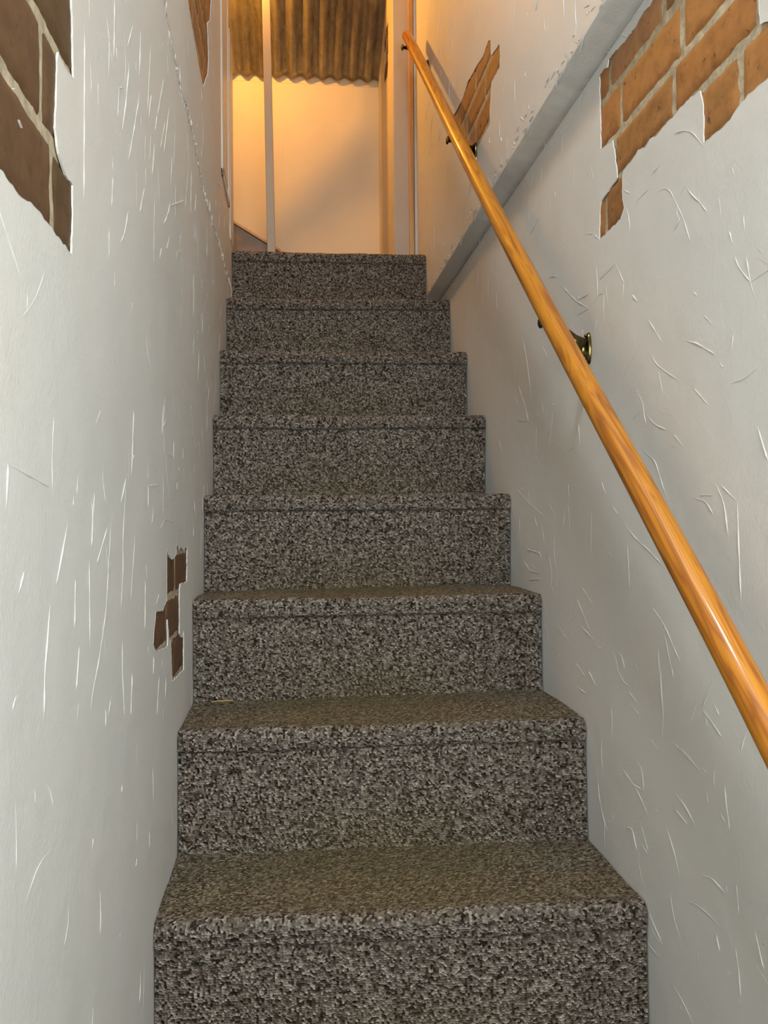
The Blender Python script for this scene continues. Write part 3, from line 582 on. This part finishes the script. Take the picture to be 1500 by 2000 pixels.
structure(carpet_grid('floor', lambda u, v: ((XL + u*(XR-XL), Y0 + v*(1.17-Y0), -.775), (u*.7, v*2.8), .6), 20, 40, M_CARPET_T))
bm = bmesh.new(); box(bm, -1.6, XS+.1, 2.96, YBACK+.05, LAND-.06, LAND-.0005)
structure(obj('floor_landing', bm, M_BROWN))

# ------------------------------------------------------------------ carpeted stairs
LN = [(1.160, -.560), (1.404, -.357), (1.624, -.159), (1.842, .052), (2.061, .259), (2.270, .462), (2.512, .671), (2.755, .893)]
RN = [(1.130, -.558), (1.373, -.353), (1.622, -.158), (1.855, .054), (2.095, .267), (2.318, .477), (2.570, .696), (2.800, .912)]
BL = [1.394, 1.620, 1.830, 2.049, 2.262, 2.502, 2.745, 2.962]     # where each tread ends, left and right
BR = [1.368, 1.620, 1.862, 2.105, 2.316, 2.562, 2.792, 2.962]
stairs = tag(empty('staircase', (.15, 1.13, -.775)), 'steep narrow staircase fully covered in grey and brown flecked loop carpet', 'staircase')
SB = Vector(stairs.location)
NR = .017
for n in range(8):
    def tread(u, v, n=n):
        xr = XR - .001 if n < 7 else XU - .001
        x = XL + .001 + u*(xr - XL - .002)
        yn = LN[n][0]*(1-u) + RN[n][0]*u; zn = LN[n][1]*(1-u) + RN[n][1]*u
        yb = BL[n]*(1-u) + BR[n]*u + .006
        flat = yb - (yn + NR); arc = NR*PI/2; drop = .017; tuck = .014
        tot = flat + arc + drop + tuck
        vv = v**.8 if False else v
        s = vv*tot
        mid = math.exp(-((u-.48)/.30)**2)
        if s < flat: y = yb - s; z = zn; d = (0, 0, 1); k = s/flat
        elif s < flat+arc:
            t = (s-flat)/NR; y = yn+NR-NR*math.sin(t); z = zn-NR+NR*math.cos(t); d = (0, -math.sin(t), math.cos(t)); k = 1
        elif s < flat+arc+drop: y = yn; z = zn-NR-(s-flat-arc); d = (0, -1, 0); k = 1
        else:
            q = (s-flat-arc-drop)/tuck; y = yn + .007*q*q; z = zn-NR-drop-.006*q; d = (0, -.7, -.7); k = 1
        if s >= flat: z_s = 0
        w = .0030*noise.noise(Vector((u*7, s*10, n*7.3))) + .0009*noise.noise(Vector((u*45, s*70, n*3.1)))
        sag = -.0035*mid*max(0, 1-abs(k-.85)*3) if s < flat+arc else 0
        hump = .004*math.sin(PI*min(1, k))*noise.noise(Vector((u*3, n*5.5, 2)))
        edge = min(u, 1-u)*.7
        ex = -.002*math.exp(-edge/.006)
        o = w + ex
        p = (x - SB.x, y + d[1]*o - SB.y, z + d[2]*o + sag + hump*(1 if s < flat else 0) - SB.z)
        if s < flat: wear = .50 + .50*math.exp(-((u-.48)/.36)**2) * (1 if k < .85 else 1-(k-.85)/.15*.3)
        else: wear = max(0, .42*mid - (s-flat)/.02*.35)
        return p, (x, -s), wear
    def riser(u, v, n=n):
        xr = XR - .001 if n < 7 else XU - .001
        x = XL + .002 + u*(xr - XL - .004)
        yn = LN[n][0]*(1-u) + RN[n][0]*u + .0045; zt = LN[n][1]*(1-u) + RN[n][1]*u - .033
        if n: zb = LN[n-1][1]*(1-u) + RN[n-1][1]*u - .002; yb = BL[n-1]*(1-u) + BR[n-1]*u + .001
        else: zb = -.777; yb = yn - .006
        s = v*(zt-zb); z = zt - s; y = yn + (yb-yn)*v
        w = .0018*noise.noise(Vector((u*8, z*12, n*4.4))) + .0009*noise.noise(Vector((u*45, z*70, n*3.1)))
        if v < .06: y += .004*(1-v/.06)
        mid = math.exp(-((u-.5)/.28)**2)
        wear = mid*max(0, (v-.35)/.65)*.75 + .05
        return (x - SB.x, y - w - SB.y, z - SB.z), (x+.31, z), wear
    carpet_grid('riser', riser, 130, 40, M_CARPET_R, stairs)
    carpet_grid('tread', tread, 130, 84, M_CARPET_T, stairs)

# a stray straw on the third tread's back edge
bm = bmesh.new(); tube(bm, [(-.158, 1.600, -.3515), (-.137, 1.601, -.351), (-.117, 1.604, -.3515)], .0012, 6)
tag(obj('straw', bm, M_LINT), 'tiny dry straw lying at the back left of the second tread from the bottom', 'straw')

# ------------------------------------------------------------------ handrail
hr = tag(empty('handrail', (.43, 1.258, .273)), 'long round varnished orange wooden handrail sloping up along the right wall', 'handrail')
HB = Vector(hr.location)
ctrl = [(.4405, .28, -.590), (.4385, .60, -.306), (.437, .7562, -.1628), (.434, .9179, -.0209), (.428, 1.2578, .2734), (.4185, 1.5828, .5680), (.409, 1.9084, .8681), (.405, 2.34, 1.262), (.401, 2.7717, 1.6488)]
pts = []
for a, b in zip(ctrl, ctrl[1:]):
    for k in range(6): pts.append(Vector(a).lerp(Vector(b), k/6))
pts.append(Vector(ctrl[-1]))
for _ in range(6): pts = [pts[0]] + [(pts[i-1]+pts[i]*2+pts[i+1])/4 for i in range(1, len(pts)-1)] + [pts[-1]]
RR = .0172
rad = [RR]*len(pts)
d = (pts[-1]-pts[-2]).normalized()
for q, r_ in ((.004, RR*.98), (.009, RR*.86), (.012, RR*.62), (.0135, RR*.3)):
    pts.append(Vector(ctrl[-1]) + d*q); rad.append(r_)
bm = bmesh.new(); uvl = bm.loops.layers.uv.new('uv')
tube(bm, [p-HB for p in pts], rad, 28, True, uvl)
obj('rail', bm, M_RAIL, hr)

def rail_at(y):
    for a, b in zip(pts, pts[1:]):
        if a.y <= y <= b.y: return a.lerp(b, (y-a.y)/(b.y-a.y))
def bracket(y, wallx, zc, kx=0):
    rp = rail_at(y)
    bm = bmesh.new()
    # oval rosette on the wall, dished, two screws
    rings = []
    for rr, dx in ((1.0, 0), (1.0, -.003), (.86, -.006), (.62, -.007), (.42, -.013), (.30, -.020)):
        rings.append([bm.verts.new((wallx+dx, y+math.cos(t*2*PI/24)*.0095*rr, zc+math.sin(t*2*PI/24)*.027*rr)) for t in range(24)])
    for a, b in zip(rings, rings[1:]):
        for k in range(24):
            f = bm.faces.new((a[k], a[(k+1) % 24], b[(k+1) % 24], b[k])); f.smooth = True
    bm.faces.new(rings[-1])
    for v in bm.verts: v.co -= HB
    root = obj('bracket', bm, M_BRASS, hr)
    # arm: flares from the rosette, passes beneath the rail
    bm = bmesh.new()
    base = Vector((wallx-.016, y, zc+.002)); und = Vector((rp.x+kx, y-.004, rp.z-RR*1.30-.006))
    P = [base, base.lerp(und, .35)+Vector((0, 0, -.001)), base.lerp(und, .7)+Vector((0, 0, .001)), und, und+Vector((-.012, 0, .0012))]
    tube(bm, [p-HB for p in P], [.017, .011, .0075, .0065, .006], 14)
    # saddle plate beneath the rail
    t = (rail_at(y+.02)-rail_at(y-.02)).normalized()
    c = und + Vector((0, 0, .004))
    tube(bm, [c-t*.022-HB, c-HB, c+t*.022-HB], [.004, .0065, .004], 10)
    obj('arm', bm, M_BRASS, root)
    bm = bmesh.new(); k0 = und+Vector((-.010, 0, .001))-HB
    tube(bm, [k0, k0+Vector((-.011, 0, 0)), k0+Vector((-.0125, 0, 0)), k0+Vector((-.016, 0, 0)), k0+Vector((-.0185, 0, 0))], [.0055, .0055, .0095, .0098, .006], 16)
    obj('knob', bm, M_BRASS, root)
    for s in (-1, 1):
        bm = bmesh.new(); c = Vector((wallx-.005, y, zc+s*.021))-HB
        tube(bm, [c, c+Vector((-.003, 0, 0)), c+Vector((-.0042, 0, 0))], [.0034, .003, .0012], 10)
        obj('screw', bm, M_BRASS, root)
bracket(1.345, XR, .284, .017); bracket(2.02, XU, .915, .008); bracket(2.72, XU, 1.515)

# ------------------------------------------------------------------ trims, door, post, board, iron sheet
bm = bmesh.new(); box(bm, XU-.010, XU+.002, YRET-.012, YRET, LAND-.1, ZC, .0015)
structure(obj('trim_1', bm, M_WHITE))
bm = bmesh.new(); box(bm, .436, .453, YRET-.022, YRET, LAND-.1, ZC, .003)
structure(obj('trim_2', bm, M_TIMBER))
# open white panelled door standing against the left side of the landing
door = empty('door_1', (XL-.012, 2.6, LAND)); structure(door)
DB = Vector(door.location)
bm = bmesh.new(); box(bm, -.024, .010, 2.352-DB.y, 2.70-DB.y, .018, 1.40, .002)
obj('door_leaf', bm, M_WHITE, door)
bm = bmesh.new()
for z0, z1 in ((.10, .92),):
    for y0, y1 in ((2.40, 2.66),):
        y0 -= DB.y; y1 -= DB.y
        for (a, b, c, d_) in ((y0, y1, z0, z0+.02), (y0, y1, z1-.02, z1), (y0, y0+.02, z0, z1), (y1-.02, y1, z0, z1)):
            box(bm, .008, .0145, a, b, c, d_, .002)
        box(bm, .008, .0125, y0+.045, y1-.045, z0+.045, z1-.045, .003)
obj('moulding', bm, M_WHITE, door)
bm = bmesh.new(); box(bm, XL-.036, XL+.002, 2.70, 2.835, LAND+.012, 1.60, .002)
structure(obj('trim_3', bm, M_WHITE))
bm = bmesh.new(); box(bm, XL-.06, XL-.038, 2.70, 2.86, 1.55, ZC, .001)
structure(obj('trim_4', bm, M_DARKW))

# slim white post
bm = bmesh.new()
vs = box(bm, -.0915, -.0625, 2.985, 3.015, LAND, 2.10, .002)
for v in vs: v.co.x += -.0135*(v.co.z-1.44)
tag(obj('post', bm, M_POST), 'slim pale beige square post standing on the landing before the iron sheet', 'post')

# brown sloping board at the left of the landing
bd = tag(empty('sloping_board', (-.15, 3.15, LAND)), 'brown sloping board with a pale top edge at the left foot of the back wall', 'board')
BB = Vector(bd.location)
bm = bmesh.new()
P = [(-.62, 1.358), (-.07, 1.030), (-.02, 1.0), (-.02, LAND), (-.62, LAND)]
fr = [bm.verts.new(Vector((x, 3.15, z))-BB) for x, z in P]; bk = [bm.verts.new(Vector((x, 3.17, z))-BB) for x, z in P]
bm.faces.new(fr[::-1]); bm.faces.new(bk)
for i in range(len(P)): bm.faces.new((fr[i], fr[(i+1) % len(P)], bk[(i+1) % len(P)], bk[i]))
bmesh.ops.recalc_face_normals(bm, faces=bm.faces)
obj('panel', bm, M_BROWN, bd)
bm = bmesh.new()
aa = Vector((-.63, 3.16, 1.366))-BB; b_ = Vector((-.015, 3.16, .999))-BB
dd = (b_-aa); M = Matrix.Translation(aa) @ Matrix.Rotation(math.atan2(-dd.z, dd.x), 4, 'Y')
box(bm, 0, dd.length, -.018, .018, 0, .010, .0015, M)
obj('top_edge', bm, M_TIMBER, bd)

# unseen plate by the landing lamp, added to cast the back wall's diagonal shadow
bm = bmesh.new()
LX, LY, LZ = -.20, 2.93, 2.06
P = [(-.100, 1.175), (.40, 1.717), (.40, 1.372), (.069, 1.156), (-.10, 1.04)]
P = [(LX+.15*(x-LX), LZ+.15*(z-LZ)) for x, z in P]
fr = [bm.verts.new((x, 3.0143, z)) for x, z in P]; bk = [bm.verts.new((x, 3.0173, z)) for x, z in P]
bm.faces.new(fr); bm.faces.new(bk[::-1])
for i in range(5): bm.faces.new((fr[i], bk[i], bk[(i+1) % 5], fr[(i+1) % 5]))
bmesh.ops.recalc_face_normals(bm, faces=bm.faces)
box(bm, -.114, -.110, 3.0143, 3.0173, 2.0, 2.125)
structure(obj('shadow_plate', bm, M_WHITE))

# corrugated iron sheet, sloping up towards the stairs
bm = bmesh.new()
x0, x1, pitch, amp = -1.5, XS-.001, .0635, .011
nx = int((x1-x0)/pitch*12); ns = 24
yb, zb = YBACK-.012, 1.868; dy, dz = -.86, .49
rows = []
for j in range(ns+1):
    s = j/ns*.62; row = []
    for i in range(nx+1):
        x = x0+(x1-x0)*i/nx
        h = amp*math.cos(2*PI*(x-.013)/pitch) + .0012*noise.noise(Vector((x*12, s*9, 0)))
        e = .0015*noise.noise(Vector((x*40, 0, 0))) if j == 0 else 0
        row.append(bm.verts.new((x, yb + dy*(s+e) + dz*-h*1.0, zb + dz*(s+e) + dy*h*1.0)))
    rows.append(row)
for a, b in zip(rows, rows[1:]):
    for i in range(nx):
        f = bm.faces.new((a[i], a[i+1], b[i+1], b[i])); f.smooth = True
sh = obj('corrugated_sheet', bm, M_TIN)
sm_ = sh.modifiers.new('thickness', 'SOLIDIFY'); sm_.thickness = .0012
tag(sh, 'weathered corrugated iron sheet sloping above the back wall of the landing', 'corrugated sheet')
